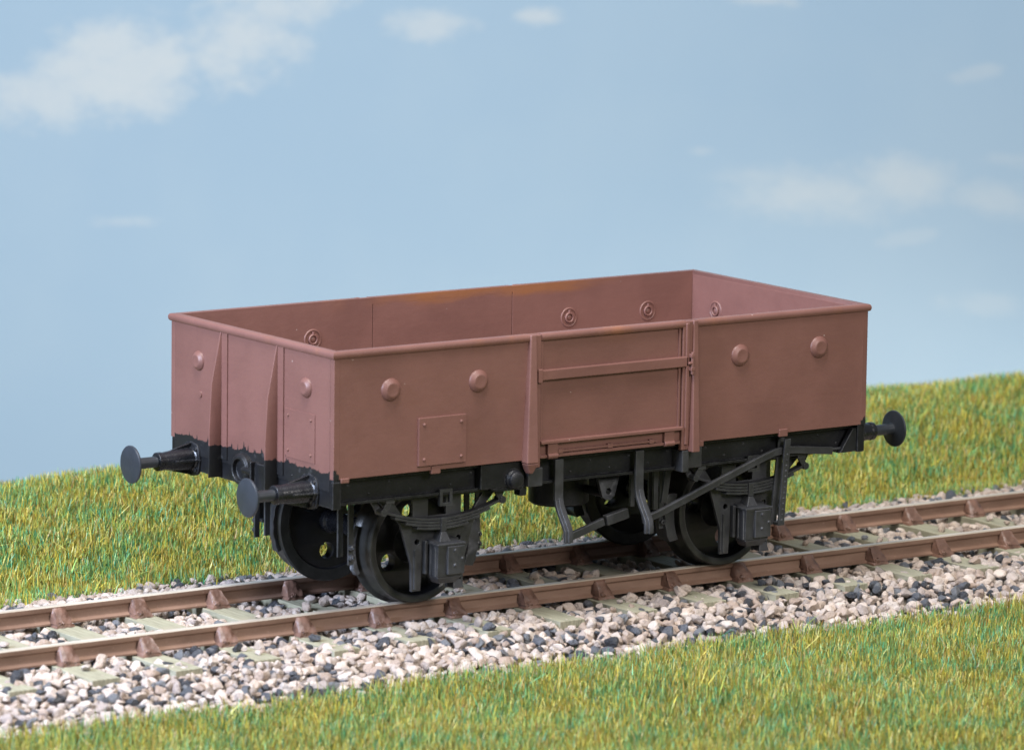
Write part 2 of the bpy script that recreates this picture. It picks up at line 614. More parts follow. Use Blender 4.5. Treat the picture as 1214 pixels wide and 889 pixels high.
for yy, zz in ((-0.90, 1.60), (-0.57, 1.60), (-0.90, 1.32), (-0.57, 1.32)):
    lathe(bm, [(0, 0.013), (0.010, 0.011), (0.013, 0)], (-HL - 0.006, yy, zz), (-1, 0, 0), 10)
part("end_plate", bm, m_end, 0.002)
bm = bmesh.new()
lathe(bm, [(-0.004, 0.030), (0.008, 0.027), (0.010, 0)], (-HL - 0.001, 0.765, 1.58), (-1, 0, 0), 18)
part("rivet_head", bm, m_end, 0)


# top rail: half-round capping, one piece per stretch
def rail_profile():
    pts = [(-0.0535, -0.030), (0.0, -0.030)]
    for i in range(9):
        t = -math.pi / 2 + math.pi * i / 8
        pts.append((0.003 + 0.018 * math.cos(t), 0.030 * math.sin(t)))
    pts += [(-0.0535, 0.030)]
    return pts


def capping(bm, a, b, outdir, z, ext0=0.0, ext1=0.0):
    a, b, o_ = Vector(a), Vector(b), Vector(outdir)
    d = (b - a).normalized()
    rings = []
    for p_, e0 in ((a, -1), (b, 1)):
        ring_ = []
        for q, h in rail_profile():
            miter = q if (ext0 if e0 < 0 else ext1) else 0.0
            ring_.append(bm.verts.new(p_ + o_ * q + d * e0 * miter + Vector((0, 0, z + h))))
        rings.append(ring_)
    n = len(rings[0])
    for i in range(n):
        bm.faces.new((rings[0][i], rings[1][i], rings[1][(i + 1) % n], rings[0][(i + 1) % n]))
    bm.faces.new(rings[0])
    bm.faces.new(rings[1])


ZR = ZT - 0.030
for xa, xb, ea, eb in ((-HL, -0.80, 1, 0), (-0.69, 0.75, 0, 0), (0.868, HL, 0, 1)):
    bm = bmesh.new()
    capping(bm, (xa, -HW, 0), (xb, -HW, 0), (0, -1, 0), ZR, ea, eb)
    part("top_rail", bm, m_rim, 0, smooth=50)
bm = bmesh.new()
box(bm, -HL + 0.01, HL - 0.01, -HW + 0.020, -HW + 0.0545, ZR - 0.0285, ZR + 0.0285)
part("top_edge_strip", bm, m_body, 0.003)
bm = bmesh.new()
capping(bm, (-HL, HW, 0), (-HL, -HW, 0), (-1, 0, 0), ZR, 1, 1)
part("top_rail", bm, m_rim, 0, smooth=50)

# data plate low on the left bay
bm = bmesh.new()
box(bm, -1.876, -1.420, -HW - 0.024, -HW + 0.002, 1.212, 1.600)
for xx in (-1.825, -1.47):
    for zz in (1.545, 1.265):
        lathe(bm, [(0, 0.016), (0.008, 0.014), (0.013, 0.007), (0.014, 0)], (xx, -HW - 0.023, zz), (0, -1, 0), 12)
part("data_plate", bm, m_body, 0.004)
# little lugs peeping below the panel edge
for xx, hw_, pr, dn, uu in ((-1.70, 0.045, 0.012, 0.03, 0.035), (1.79, 0.045, 0.012, 0.03, 0.035), (-2.56, 0.04, 0.008, 0.03, 0.01), (0.925, 0.04, 0.006, 0.04, 0.01)):
    bm = bmesh.new()
    box(bm, xx - hw_, xx + hw_, -HW - pr, -HW + 0.02, ZB - dn, ZB + uu)
    part("edge_lug", bm, m_body, 0.008)

# door posts
bm = bmesh.new()
box(bm, -0.805, DX0 + 0.01, -HW - 0.016, -HW + 0.03, 1.10, 2.182)
hexa(bm, [(-0.858, -HW - 0.075, 1.15), (-0.752, -HW - 0.085, 1.15), (-0.742, -HW + 0.01, 1.15), (-0.862, -HW + 0.01, 1.15),
          (-0.805, -HW - 0.030, 2.186), (-0.748, -HW - 0.030, 2.186), (-0.744, -HW + 0.01, 2.186), (-0.810, -HW + 0.01, 2.186)])
hexa(bm, [(-0.815, -HW - 0.050, 1.062), (-0.785, -HW - 0.052, 1.062), (-0.780, -HW + 0.01, 1.062), (-0.822, -HW + 0.01, 1.062),
          (-0.857, -HW - 0.074, 1.148), (-0.753, -HW - 0.084, 1.148), (-0.743, -HW + 0.01, 1.148), (-0.861, -HW + 0.01, 1.148)])
part("door_post", bm, m_body, 0.010, seg=3)
bm = bmesh.new()
box(bm, DX1 - 0.005, 0.825, -HW - 0.018, -HW + 0.03, 1.115, 2.182)
box(bm, 0.748, 0.784, -HW - 0.034, -HW - 0.012, 1.16, 2.17)
hexa(bm, [(0.798, -HW - 0.078, 1.10), (0.872, -HW - 0.078, 1.10), (0.880, -HW + 0.01, 1.10), (0.790, -HW + 0.01, 1.10),
          (0.822, -HW - 0.030, 2.186), (0.868, -HW - 0.030, 2.186), (0.870, -HW + 0.01, 2.186), (0.818, -HW + 0.01, 2.186)])
part("door_post", bm, m_body, 0.009, seg=3)
# feet of the posts, painted black
for bx_ in ((-0.80, -0.655, -HW - 0.006, -1.05, 0.945, 1.098), (0.735, 0.805, -HW - 0.02, -1.05, 0.93, 1.112), (0.81, 0.99, -HW + 0.05, -1.02, 0.945, 1.15)):
    bm = bmesh.new()
    box(bm, *bx_)
    part("post_foot", bm, m_grey, 0.010)

# side door
door_bm = bmesh.new()
box(door_bm, DX0 + 0.003, DX1 - 0.003, -HW + 0.012, -HW + IN - 0.001, ZB + 0.004, ZT - 0.035)
box(door_bm, DX0 + 0.014, DX0 + 0.036, -HW - 0.004, -HW + 0.02, ZB + 0.14, ZT - 0.065)
box(door_bm, DX1 - 0.036, DX1 - 0.014, -HW - 0.004, -HW + 0.02, ZB + 0.14, ZT - 0.065)
box(door_bm, DX0 + 0.012, DX1 - 0.012, -HW - 0.010, -HW + 0.013, ZB + 0.002, ZB + 0.028)
door = part("side_door", door_bm, m_body, 0.005)
bm = bmesh.new()
box(bm, -0.735, 0.775, -HW - 0.034, -HW + 0.014, 1.808, 1.893)
box(bm, -0.735, -0.690, -HW - 0.042, -HW - 0.02, 1.79, 1.905)
part("door_bar", bm, m_body, 0.009, both=False, parent=door)
bm = bmesh.new()
box(bm, DX0 + 0.004, DX1 - 0.004, -HW - 0.040, -HW + 0.014, 1.288, 1.316)
part("door_ledge", bm, m_body, 0.006, both=False, parent=door)
bm = bmesh.new()
box(bm, -0.515, 0.485, -HW - 0.012, -HW + 0.014, 1.206, 1.226)
for xx in (-0.515, -0.02, 0.40):
    box(bm, xx, xx + 0.05, -HW - 0.018, -HW + 0.01, 1.200, 1.236)
part("hinge_rod", bm, m_body, 0.004, both=False, parent=door)
for xx in (-0.62, 0.55):
    bm = bmesh.new()
    box(bm, xx, xx + 0.10, -HW - 0.022, -HW + 0.01, 1.165, 1.287)
    lathe(bm, [(0, 0.024), (0.10, 0.024)], (xx, -HW - 0.012, 1.185), (1, 0, 0), 12)
    part("door_hinge", bm, m_body, 0.005, both=False, parent=door)
bm = bmesh.new()
box(bm, 0.775, 0.815, -HW - 0.070, -HW - 0.01, 1.885, 1.915)
box(bm, 0.775, 0.815, -HW - 0.070, -HW - 0.01, 1.775, 1.805)
tube(bm, (0.795, -HW - 0.055, 1.745), (0.795, -HW - 0.055, 1.93), 0.014, 10)
tube(bm, (0.755, -HW - 0.055, 1.84), (0.795, -HW - 0.055, 1.84), 0.012, 10)
part("door_latch", bm, m_body, 0.005, both=False, parent=door)

# floor
bm = bmesh.new()
box(bm, -HL + IN + 0.003, HL - IN - 0.003, -HW + IN + 0.003, HW - IN - 0.003, 1.165, 1.215)
part("floor", bm, m_inner, 0.004, both=False)

# ---- underframe
bm = bmesh.new()
box(bm, -2.663, -2.59, -1.212, 1.212, 0.937, 1.166)
box(bm, -2.676, -2.600, -1.226, -1.190, 0.934, 1.150)
for zz in (0.975, 1.12):
    lathe(bm, [(0, 0.012), (0.01, 0.01), (0.012, 0)], (-2.663, -0.62, zz), (-1, 0, 0), 10)
part("headstock", bm, m_black, 0.006)
bm = bmesh.new()
box(bm, -2.588, 2.588, -1.095, -1.060, 0.955, 1.163)
box(bm, -2.588, 2.588, -1.145, -1.097, 0.945, 0.967)
box(bm, -2.588, 2.588, -1.150, -1.097, 1.135, 1.163)
for i in range(26):
    xx = -2.45 + i * 0.196
    lathe(bm, [(0, 0.011), (0.007, 0.009), (0.010, 0)], (xx, -1.0955, 1.01 if i % 2 else 1.09), (0, -1, 0), 8)
part("solebar", bm, m_black, 0.004)
bm = bmesh.new()      # cross members under the floor
bm.free()
for xx in (-2.2, -0.75, 0.75, 2.2):
    bm = bmesh.new()
    box(bm, xx - 0.04, xx + 0.04, -1.058, 1.058, 0.98, 1.160)
    part("cross_member", bm, m_black, 0.004, both=False)
bm = bmesh.new()      # boxed-out stretch of the left bay with its round boss
box(bm, -1.235, -0.81, -1.185, -1.10, 0.958, 1.160)
hexa(bm, [(-1.06, -1.18, 0.925), (-0.82, -1.18, 0.925), (-0.82, -1.10, 0.925), (-1.06, -1.10, 0.925),
          (-1.14, -1.18, 0.956), (-0.82, -1.18, 0.956), (-0.82, -1.10, 0.956), (-1.14, -1.10, 0.956)])
box(bm, -0.84, -0.775, -1.17, -1.08, 0.87, 0.955)
lathe(bm, [(-0.01, 0.085), (0.02, 0.082), (0.03, 0.070), (0.055, 0.066), (0.062, 0.055), (0.062, 0)], (-0.915, -1.185, 1.018), (0, -1, 0), 28)
part("balance_box", bm, m_black, 0.007)
bm = bmesh.new()
box(bm, 2.44, 2.587, -1.15, -1.08, 0.93, 0.944)
hexa(bm, [(2.42, -1.20, 0.944), (2.585, -1.20, 0.944), (2.585, -1.15, 0.944), (2.42, -1.15, 0.944),
          (2.55, -1.20, 1.14), (2.585, -1.20, 1.14), (2.585, -1.15, 1.14), (2.55, -1.15, 1.14)])
part("corner_gusset", bm, m_black, 0.004)

# ---- axle guards, springs, axleboxes (built once round an axle at x = 0, then set over both axles)
AX = 1.545


def axle_gear():
    y0 = -1.02
    bm = bmesh.new()
    outer = [(-0.245, 0.165), (-0.165, 0.165), (-0.155, 0.40), (0.10, 0.40), (0.10, 0.165), (0.245, 0.165), (0.25, 0.38), (0.36, 0.72),
             (0.60, 0.955), (-0.60, 0.955), (-0.36, 0.72), (-0.25, 0.38)]
    holes = [circle_pts(-0.20, 0.56, 0.027, 14), circle_pts(0.20, 0.56, 0.027, 14),
             [(-0.33, 0.76), (-0.24, 0.76), (-0.24, 0.91), (-0.44, 0.91)],
             [(-0.10, 0.76), (0.08, 0.76), (0.08, 0.91), (-0.10, 0.91)],
             [(0.22, 0.76), (0.33, 0.76), (0.44, 0.91), (0.22, 0.91)]]
    plate(bm, [outer] + holes, 0.03, XZ(y0), 0.003)
    for xx in (-0.232, 0.218):                               # raised edges of the horn guides
        box(bm, xx, xx + 0.016, y0 - 0.03, y0 - 0.013, 0.18, 0.50)
    w = finish("axle_guard", bm, m_grey, wagon)
    bm = bmesh.new()
    hexa(bm, [(-0.105, -1.185, 0.285), (0.140, -1.185, 0.285), (0.140, -1.036, 0.285), (-0.105, -1.036, 0.285),
              (-0.110, -1.205, 0.548), (0.145, -1.205, 0.548), (0.145, -1.036, 0.580), (-0.110, -1.036, 0.580)])
    box(bm, -0.022, 0.140, -1.219, -1.190, 0.305, 0.535)
    box(bm, -0.120, 0.156, -1.214, -1.040, 0.538, 0.560)
    box(bm, -0.118, -0.104, -1.175, -1.150, 0.29, 0.54)
    box(bm, -0.118, -0.104, -1.105, -1.085, 0.29, 0.54)
    hexa(bm, [(0.10, -1.12, 0.165), (0.205, -1.12, 0.165), (0.205, -1.036, 0.165), (0.10, -1.036, 0.165),
              (0.115, -1.10, 0.235), (0.185, -1.10, 0.235), (0.185, -1.036, 0.235), (0.115, -1.036, 0.235)])
    box(bm, -0.150, -0.122, -1.08, -1.036, 0.30, 0.57)
    box(bm, 0.152, 0.18, -1.07, -1.036, 0.27, 0.57)
    hexa(bm, [(-0.06, -1.15, 0.225), (0.10, -1.15, 0.225), (0.10, -1.036, 0.225), (-0.06, -1.036, 0.225),
              (-0.10, -1.185, 0.283), (0.14, -1.185, 0.283), (0.14, -1.036, 0.283), (-0.10, -1.036, 0.283)])
    for zz in (0.50, 0.38):
        lathe(bm, [(-0.005, 0.016), (0.012, 0.014), (0.016, 0)], (0.045, -1.2185, zz), (0, -1, 0), 10)
    lathe(bm, [(-0.005, 0.013), (0.010, 0.011), (0.013, 0)], (0.115, -1.2185, 0.43), (0, -1, 0), 10)
    ab = finish("axlebox", bm, m_grey, w, 0.009, 2)
    bm = bmesh.new()
    nL = 4
    for j in range(nL):
        half = 0.565 - 0.105 * j
        pts = []
        for i in range(15):
            s = -1 + 2 * i / 14
            xx = s * half
            zz = 0.742 + 0.105 * (xx / 0.565) ** 2 - 0.0245 * j
            pts.append((xx, y0 - 0.055, zz))
        strap(bm, pts, 0.075, 0.0205, (0, 1, 0))
    sp = finish("leaf_spring", bm, m_grey, w, 0.003, 1)
    for s in (-1, 1):                                         # eyes at the ends and their shackles up to the solebar
        bm = bmesh.new()
        lathe(bm, [(-0.05, 0.030), (0.05, 0.030)], (s * 0.575, y0 - 0.055, 0.845), (0, 1, 0), 14)
        strap(bm, [(s * 0.575, y0 - 0.085, 0.84), (s * 0.50, y0 - 0.085, 0.95)], 0.02, 0.05, (0, 1, 0))
        strap(bm, [(s * 0.575, y0 - 0.02, 0.84), (s * 0.64, y0 - 0.02, 0.95)], 0.02, 0.05, (0, 1, 0))
        box(bm, s * 0.52 - 0.04, s * 0.52 + 0.04, y0 - 0.11, y0 - 0.02, 0.915, 0.955)
        finish("spring_shackle", bm, m_grey, w, 0.003, 1)
    bm = bmesh.new()
    box(bm, -0.026, 0.026, y0 - 0.106, y0 - 0.005, 0.645, 0.757)
    hexa(bm, [(-0.055, y0 - 0.125, 0.560), (0.055, y0 - 0.125, 0.560), (0.055, y0 - 0.02, 0.560), (-0.055, y0 - 0.02, 0.560),
              (-0.022, y0 - 0.100, 0.644), (0.022, y0 - 0.100, 0.644), (0.022, y0 - 0.02, 0.644), (-0.022, y0 - 0.02, 0.644)])
    finish("spring_buckle", bm, m_grey, w, 0.005, 2)
    bm = bmesh.new()
    plate(bm, [[(-0.06, 0.855), (0.06, 0.855), (0.06, 0.99), (-0.06, 0.99)], [(-0.035, 0.88), (0.035, 0.88), (0.035, 0.965), (-0.035, 0.965)]],
          0.03, XZ(-1.135))
    finish("spring_stop", bm, m_grey, w, 0)
    return w


w0 = axle_gear()
w0.location = (-AX, 0, 0)
NEAR.append(w0)
NEAR.append(clone(w0, wagon, shift=(2 * AX, 0, 0)))


# ---- brake blocks and hangers, either side of each wheel
def brake_block(inner=False):
    bm = bmesh.new()
    pts_o, pts_i = [], []
    for i in range(9):
        t = math.radians(-24 + 44 * i / 8)
        pts_i.append((0.512 * math.cos(t), 0.47 + 0.512 * math.sin(t)))
        pts_o.append((0.540 * math.cos(t) + 0.008 * (i % 2), 0.47 + 0.540 * math.sin(t)))
    if inner:                                  # the inner blocks are broader and stand further out
        pts_o = [(q[0] + 0.055, q[1]) for q in pts_o]
        plate(bm, [pts_i + pts_o[::-1]], 0.15, XZ(-0.665), 0.004)
    else:
        plate(bm, [pts_i + pts_o[::-1]], 0.06, XZ(-0.585), 0.004)
    o = finish("brake_block", bm, m_grey, wagon, 0.004, 1)
    hang = []
    for yy, zb_ in ((-0.70, 0.36), (-0.545, 0.40)):
        bm = bmesh.new()
        strap(bm, [(0.615, yy, zb_), (0.615, yy, 0.95)], 0.05, 0.02, (1, 0, 0))
        if yy < -0.6:
            for zz in (0.42, 0.50):
                lathe(bm, [(-0.01, 0.026), (0.03, 0.024), (0.035, 0.012), (0.05, 0.011), (0.05, 0)], (0.615, -0.708, zz), (0, -1, 0), 12)
        hang.append(finish("block_hanger", bm, m_grey, o, 0.003, 1))
    return o, hang


def mirrored(o, parent):
    bm = bmesh.new()
    bm.from_mesh(o.data)
    bmesh.ops.scale(bm, vec=(-1, 1, 1), verts=bm.verts)
    bmesh.ops.reverse_faces(bm, faces=bm.faces)
    return finish(o.name.split(".")[0], bm, m_grey, parent, 0.003, 1)


b0, hangers = brake_block()
for o_ in [b0] + hangers:                     # turned to the outer side of the left axle
    o_.data.transform(Matrix.Scale(-1, 4, (1, 0, 0)))
    o_.data.flip_normals()
b0.location = (-AX, 0, 0)
b2, hangers2 = brake_block(True)              # inner block of the left axle
b2.location = (-AX, 0, 0)
b1 = mirrored(b2, wagon)                      # inner block of the right axle
for h_ in hangers2:
    mirrored(h_, b1)
b1.location = (AX, 0, 0)
b3 = mirrored(b0, wagon)                      # outer block of the right axle
for h_ in hangers:
    mirrored(h_, b3)
b3.location = (AX, 0, 0)
NEAR += [b0, b1, b2, b3]


# ---- wheelsets
def wheel_mesh(sy, rot):
    bm = bmesh.new()
    # tyre and rim as a turned ring (distance along axis outward from the flange back at |y|=0.560)
    prof = [(-0.035, 0.41), (-0.035, 0.495), (-0.022, 0.508), (0.0, 0.507), (0.030, 0.482), (0.055, 0.475), (0.195, 0.468), (0.203, 0.460),
            (0.205, 0.425), (0.195, 0.408), (0.12, 0.392), (-0.015, 0.392), (-0.035, 0.41)]
    lathe(bm, prof, (0, sy * 0.560, 0.47), (0, sy, 0), 72, cap=False)
    loops = [circle_pts(0, 0.47, 0.394, 64)]
    for a in range(3):
        t = math.radians(rot + 120 * a)
        loops.append(circle_pts(0.252 * math.cos(t), 0.47 + 0.252 * math.sin(t), 0.072, 24))
    plate(bm, loops, 0.10, XZ(sy * 0.592), 0.004)
    lathe(bm, [(0.07, 0.165), (0.10, 0.150), (0.125, 0.125), (0.20, 0.112), (0.215, 0.09), (0.24, 0.04), (0.32, 0.04)], (0, sy * 0.560, 0.47), (0, sy, 0), 32)
    return bm


for xc, r1, r2_ in ((-AX, 213, 263), (AX, 165, 200)):
    ws = bmesh.new()
    lathe(ws, [(-0.55, 0.105), (-0.49, 0.105), (-0.47, 0.085), (0.47, 0.085), (0.49, 0.105), (0.55, 0.105)], (0, 0, 0.47), (0, 1, 0), 28)
    o = finish("wheelset", ws, m_blackgloss, wagon)
    o.location = (xc, 0, 0)
    for sy, rr in ((-1, r1), (1, r2_)):
        wm = finish("wheel", wheel_mesh(sy, rr), [m_wheel], o, smooth=40)
        wm.data.materials.append(m_tread)
        for p_ in wm.data.polygons:
            c_ = p_.center
            rad = math.hypot(c_[0], c_[2] - 0.47)
            if rad > 0.405:
                p_.material_index = 1


# ---- buffers
def buffer(y_):
    bm = bmesh.new()
    o_ = (-2.655, y_, 1.034)
    lathe(bm, [(0.0, 0.105), (0.030, 0.105), (0.040, 0.092), (0.20, 0.084), (0.31, 0.072), (0.315, 0.078), (0.355, 0.076), (0.362, 0.052), (0.365, 0)], o_, (-1, 0, 0), 32)
    for a in range(4):                                         # webs
        t = math.radians(90 * a)
        dy, dz = math.cos(t), math.sin(t)
        n_ = Vector((0, -dz, dy)) * 0.008
        p = [Vector(o_) + Vector((-0.01, dy * r, dz * r)) for r in (0.06, 0.138)] + [Vector(o_) + Vector((-0.22, dy * r, dz * r)) for r in (0.086, 0.06)]
        hexa(bm, [q - n_ for q in p] + [q + n_ for q in p])
    body = part("buffer", bm, m_blackgloss, 0.003, smooth=50)
    bm = bmesh.new()
    oct_ = []
    for i in range(32):
        t = 2 * math.pi * i / 32
        rr = 0.150 if i % 8 in (3, 4, 5) else 0.138
        oct_.append((rr * 0.93 * math.cos(t), rr * math.sin(t)))
    mt = Matrix(((0, 0, -1, -2.668), (1, 0, 0, y_), (0, 1, 0, 1.034), (0, 0, 0, 1)))
    plate(bm, [oct_], 0.028, mt, 0.004)
    for a in range(4):
        t = math.radians(45 + 90 * a)
        lathe(bm, [(0, 0.018), (0.018, 0.016), (0.022, 0)], (-2.680, y_ + 0.118 * math.cos(t), 1.034 + 0.118 * math.sin(t)), (-1, 0, 0), 10)
    part("mounting_plate", bm, m_black, 0.0, both=False, parent=body)
    bm = bmesh.new()
    lathe(bm, [(0.30, 0.046), (0.565, 0.046), (0.575, 0.06), (0.580, 0.142), (0.586, 0.154), (0.598, 0.156), (0.606, 0.150), (0.614, 0.10), (0.618, 0.05), (0.619, 0)],
          o_, (-1, 0, 0), 48)
    for rr in (0.045, 0.10):
        torus(bm, (o_[0] - 0.6135 + (0.003 if rr > .08 else -0.002), y_, o_[2]), (-1, 0, 0), rr, 0.0035, 36, 6)
    part("buffer_head", bm, m_bufferhead, 0, both=False, parent=body, smooth=40)


for y_ in (-0.886, 0.886):
    buffer(y_)

# ---- coupling pocket between the ribs
bm = bmesh.new()
lathe(bm, [(0.0, 0.135), (0.05, 0.130), (0.070, 0.112), (0.070, 0.09), (0.03, 0.084), (0.03, 0)], (-2.664, 0.08, 1.065), (-1, 0, 0), 28)
box(bm, -2.735, -2.66, -0.325, -0.150, 0.945, 1.16)
box(bm, -2.775, -2.70, -0.175, -0.150, 0.95, 1.17)
tube(bm, (-2.72, 0.02, 1.075), (-2.72, -0.16, 1.075), 0.03)
part("drawhook_pocket", bm, m_black, 0.007)

# ---- hanging door stops, curved outwards at the foot
for xx in (-0.462, 0.345):
    bm = bmesh.new()
    path = [(xx, -1.17, 1.14), (xx, -1.17, 0.90), (xx, -1.172, 0.82), (xx, -1.19, 0.76), (xx, -1.235, 0.69), (xx, -1.285, 0.62), (xx, -1.315, 0.57), (xx, -1.32, 0.52), (xx, -1.32, 0.475)]
    strap(bm, path, 0.082, 0.030, (1, 0, 0))
    strap(bm, [(q[0], q[1] - 0.022, q[2]) for q in path[2:]], 0.034, 0.016, (1, 0, 0))
    part("door_stop", bm, m_grey, 0.006)

# ---- brake lever, guard and rigging
bm = bmesh.new()
lev = [(0.40, -1.16, 0.555), (0.54, -1.16, 0.588), (1.60, -1.16, 0.955), (1.74, -1.16, 0.998), (1.84, -1.16, 1.012), (1.96, -1.16, 1.005), (2.36, -1.16, 0.962)]
strap(bm, lev, 0.030, 0.062, (0, 1, 0))
strap(bm, [(0.40, -1.178, 0.575), (0.54, -1.178, 0.612), (1.60, -1.178, 0.979), (1.74, -1.178, 1.022)], 0.012, 0.014, (0, 1, 0))
box(bm, 2.33, 2.56, -1.172, -1.150, 0.965, 0.985)
part("brake_lever", bm, m_grey, 0.005)
bm = bmesh.new()
strap(bm, [(1.855, -1.20, 1.11), (1.80, -1.20, 0.385)], 0.060, 0.020, (1, 0, 0))
strap(bm, [(1.845, -1.125, 1.11), (1.775, -1.125, 0.385)], 0.060, 0.020, (1, 0, 0))
for i in range(13):
    t = i / 12
    lathe(bm, [(0, 0.009), (0.008, 0.007), (0.009, 0)], (1.848 - 0.045 * t, -1.209, 0.98 - 0.55 * t), (0, -1, 0), 8)
box(bm, 1.77, 1.84, -1.20, -1.12, 0.385, 0.41)
part("lever_guard", bm, m_grey, 0.003)
bm = bmesh.new()
plate(bm, [[(0.02, 0.96), (0.26, 0.96), (0.20, 0.76), (0.165, 0.73), (0.115, 0.73), (0.08, 0.76)], circle_pts(0.14, 0.80, 0.03, 14)], 0.035, XZ(-1.02), 0.003)
part("hanger_bracket", bm, m_grey)
bm = bmesh.new()
strap(bm, [(-0.30, -1.08, 0.46), (0.06, -1.08, 0.565)], 0.04, 0.066, (0, 1, 0))
strap(bm, [(0.07, -1.09, 0.572), (0.29, -1.09, 0.618)], 0.06, 0.085, (0, 1, 0))
part("push_rod", bm, m_grey, 0.008, both=False)
bm = bmesh.new()
tube(bm, (0.13, -1.03, 0.775), (0.13, 1.03, 0.775), 0.035)
part("cross_shaft", bm, m_black, both=False)
bm = bmesh.new()
lathe(bm, [(0, 0.225), (0.02, 0.25), (0.27, 0.25), (0.275, 0.265), (0.31, 0.265), (0.315, 0.15), (0.36, 0.14)], (0.02, -0.50, 0.635), (0, 0, 1), 40)
part("vacuum_cylinder", bm, m_black, 0, both=False)
for p0_, p1_, w_ in (((0.70, -0.92, 0.96), (0.70, -0.92, 0.58), 0.045), ((0.85, -0.90, 0.96), (0.80, -0.90, 0.62), 0.06), ((0.55, -0.80, 0.96), (0.55, -0.80, 0.60), 0.04)):
    bm = bmesh.new()
    strap(bm, [p0_, p1_], w_, 0.03, (1, 0, 0))
    part("rigging_hanger", bm, m_grey, 0.004)
for o in list(NEAR):
    clone(o, wagon, turn=True)

# ------------------------------------------------------------------ track: rails, sleepers with chairs
track = empty("railway_track", (0, 0, -0.2))
tag(track, "brown rails with bright tops on olive grey sleepers under the goods wagon", "railway track")
X0, X1 = -14.0, 20.0
for sy in (-1, 1):
    bm = bmesh.new()
    prof = [(-0.050, -0.150), (0.050, -0.150), (0.050, -0.136), (0.017, -0.118), (0.014, -0.105), (0.014, -0.062), (0.020, -0.052), (0.033, -0.044),
            (0.035, -0.036), (0.035, -0.008), (0.028, 0.0), (-0.028, 0.0), (-0.035, -0.008), (-0.035, -0.036), (-0.033, -0.044), (-0.020, -0.052),
            (-0.014, -0.062), (-0.014, -0.105), (-0.017, -0.118), (-0.050, -0.136)]
    rings = []
    nseg = 70
    for i in range(nseg + 1):
        x_ = X0 + (X1 - X0) * i / nseg
        rings.append([bm.verts.new((x_, sy * 0.66 + a, b)) for a, b in prof])
    n = len(prof)
    for ra, rb in zip(rings, rings[1:]):
        for i in range(n):
            f = bm.faces.new((ra[i], ra[(i + 1) % n], rb[(i + 1) % n], rb[i]))
            if i in (9, 10, 11):
                f.material_index = 1
    bm.faces.new(rings[0])
    bm.faces.new(rings[-1])
    r_ = finish("rail", bm, [m_rail, m_railtop], track, smooth=25)
    r_.location = (0, 0, 0.2)

SX = [-4.795 + 0.728 * i for i in range(-12, 34)]
# one sleeper, one chair; each copied in a loop
bm = bmesh.new()
xsn = np.linspace(-0.125, 0.125, 8)
ysn = np.linspace(-1.36, 1.36, 30)
g_ = [[bm.verts.new((a + 0.004 * math.sin(b * 9 + a * 30), b, -0.158 + 0.003 * math.sin(a * 90 + b))) for b in ysn] for a in xsn]
for ra, rb in zip(g_, g_[1:]):
    for i in range(len(ysn) - 1):
        bm.faces.new((ra[i], rb[i], rb[i + 1], ra[i + 1]))
ext = bmesh.ops.extrude_face_region(bm, geom=bm.faces[:])
for v in [e for e in ext["geom"] if isinstance(e, bmesh.types.BMVert)]:
    v.co.z = -0.30
sl_proto = finish("sleeper", bm, m_sleeper, track, 0.006, 2)

bm = bmesh.new()
hexa(bm, [(-0.085, -0.150, -0.1565), (0.085, -0.150, -0.1565), (0.085, 0.150, -0.1565), (-0.085, 0.150, -0.1565),
          (-0.075, -0.140, -0.130), (0.075, -0.140, -0.130), (0.075, 0.140, -0.130), (-0.075, 0.140, -0.130)])
for s in (-1, 1):
    hexa(bm, [(-0.074, s * 0.142, -0.128), (0.074, s * 0.142, -0.128), (0.078, s * 0.016, -0.128), (-0.078, s * 0.016, -0.128),
              (-0.048, s * 0.060, -0.026), (0.048, s * 0.060, -0.026), (0.056, s * 0.0365, -0.014), (-0.056, s * 0.0365, -0.014)])
    lathe(bm, [(-0.01, 0.028), (0.02, 0.026), (0.03, 0)], (0.03 * s, s * 0.125, -0.125), (0, s * 0.4, 1), 10)
bmesh.ops.recalc_face_normals(bm, faces=bm.faces)
me_ = bpy.data.meshes.new("t")
bm.to_mesh(me_)
bm.free()
chairs = []
for v_ in range(4):                                    # four slightly different lumpy castings
    bm = bmesh.new()
    bm.from_mesh(me_)
    bmesh.ops.subdivide_edges(bm, edges=bm.edges[:], cuts=2, use_grid_fill=True)
    rr = random.Random(v_)
    for v in bm.verts:
        if v.co.z > -0.15:
            v.co += Vector((rr.gauss(0, 0.0035), rr.gauss(0, 0.0035), rr.gauss(0, 0.002)))
    o = finish("rail_chair", bm, m_chair, None, 0, smooth=70)
    chairs.append(o.data)
    bpy.data.objects.remove(o)
for i, x_ in enumerate(SX):
    if not (X0 < x_ < X1 - 0.2):
        continue
    s_ = sl_proto.copy()
    COL.objects.link(s_)
    s_.parent = track
    s_.location = (x_ + random.uniform(-0.01, 0.01), random.uniform(-0.03, 0.03), 0.2 + random.uniform(-0.003, 0.002))
    s_.rotation_euler = (0, 0, random.uniform(-0.012, 0.012))
    for sy in (-1, 1):
        ch = bpy.data.objects.new("rail_chair", random.choice(chairs))
        COL.objects.link(ch)
        ch.parent = s_
        ch.location = (0, sy * 0.66 - s_.location.y, 0)
        ch.rotation_euler = (0, 0, random.choice((0, math.pi)))
bpy.data.objects.remove(sl_proto)


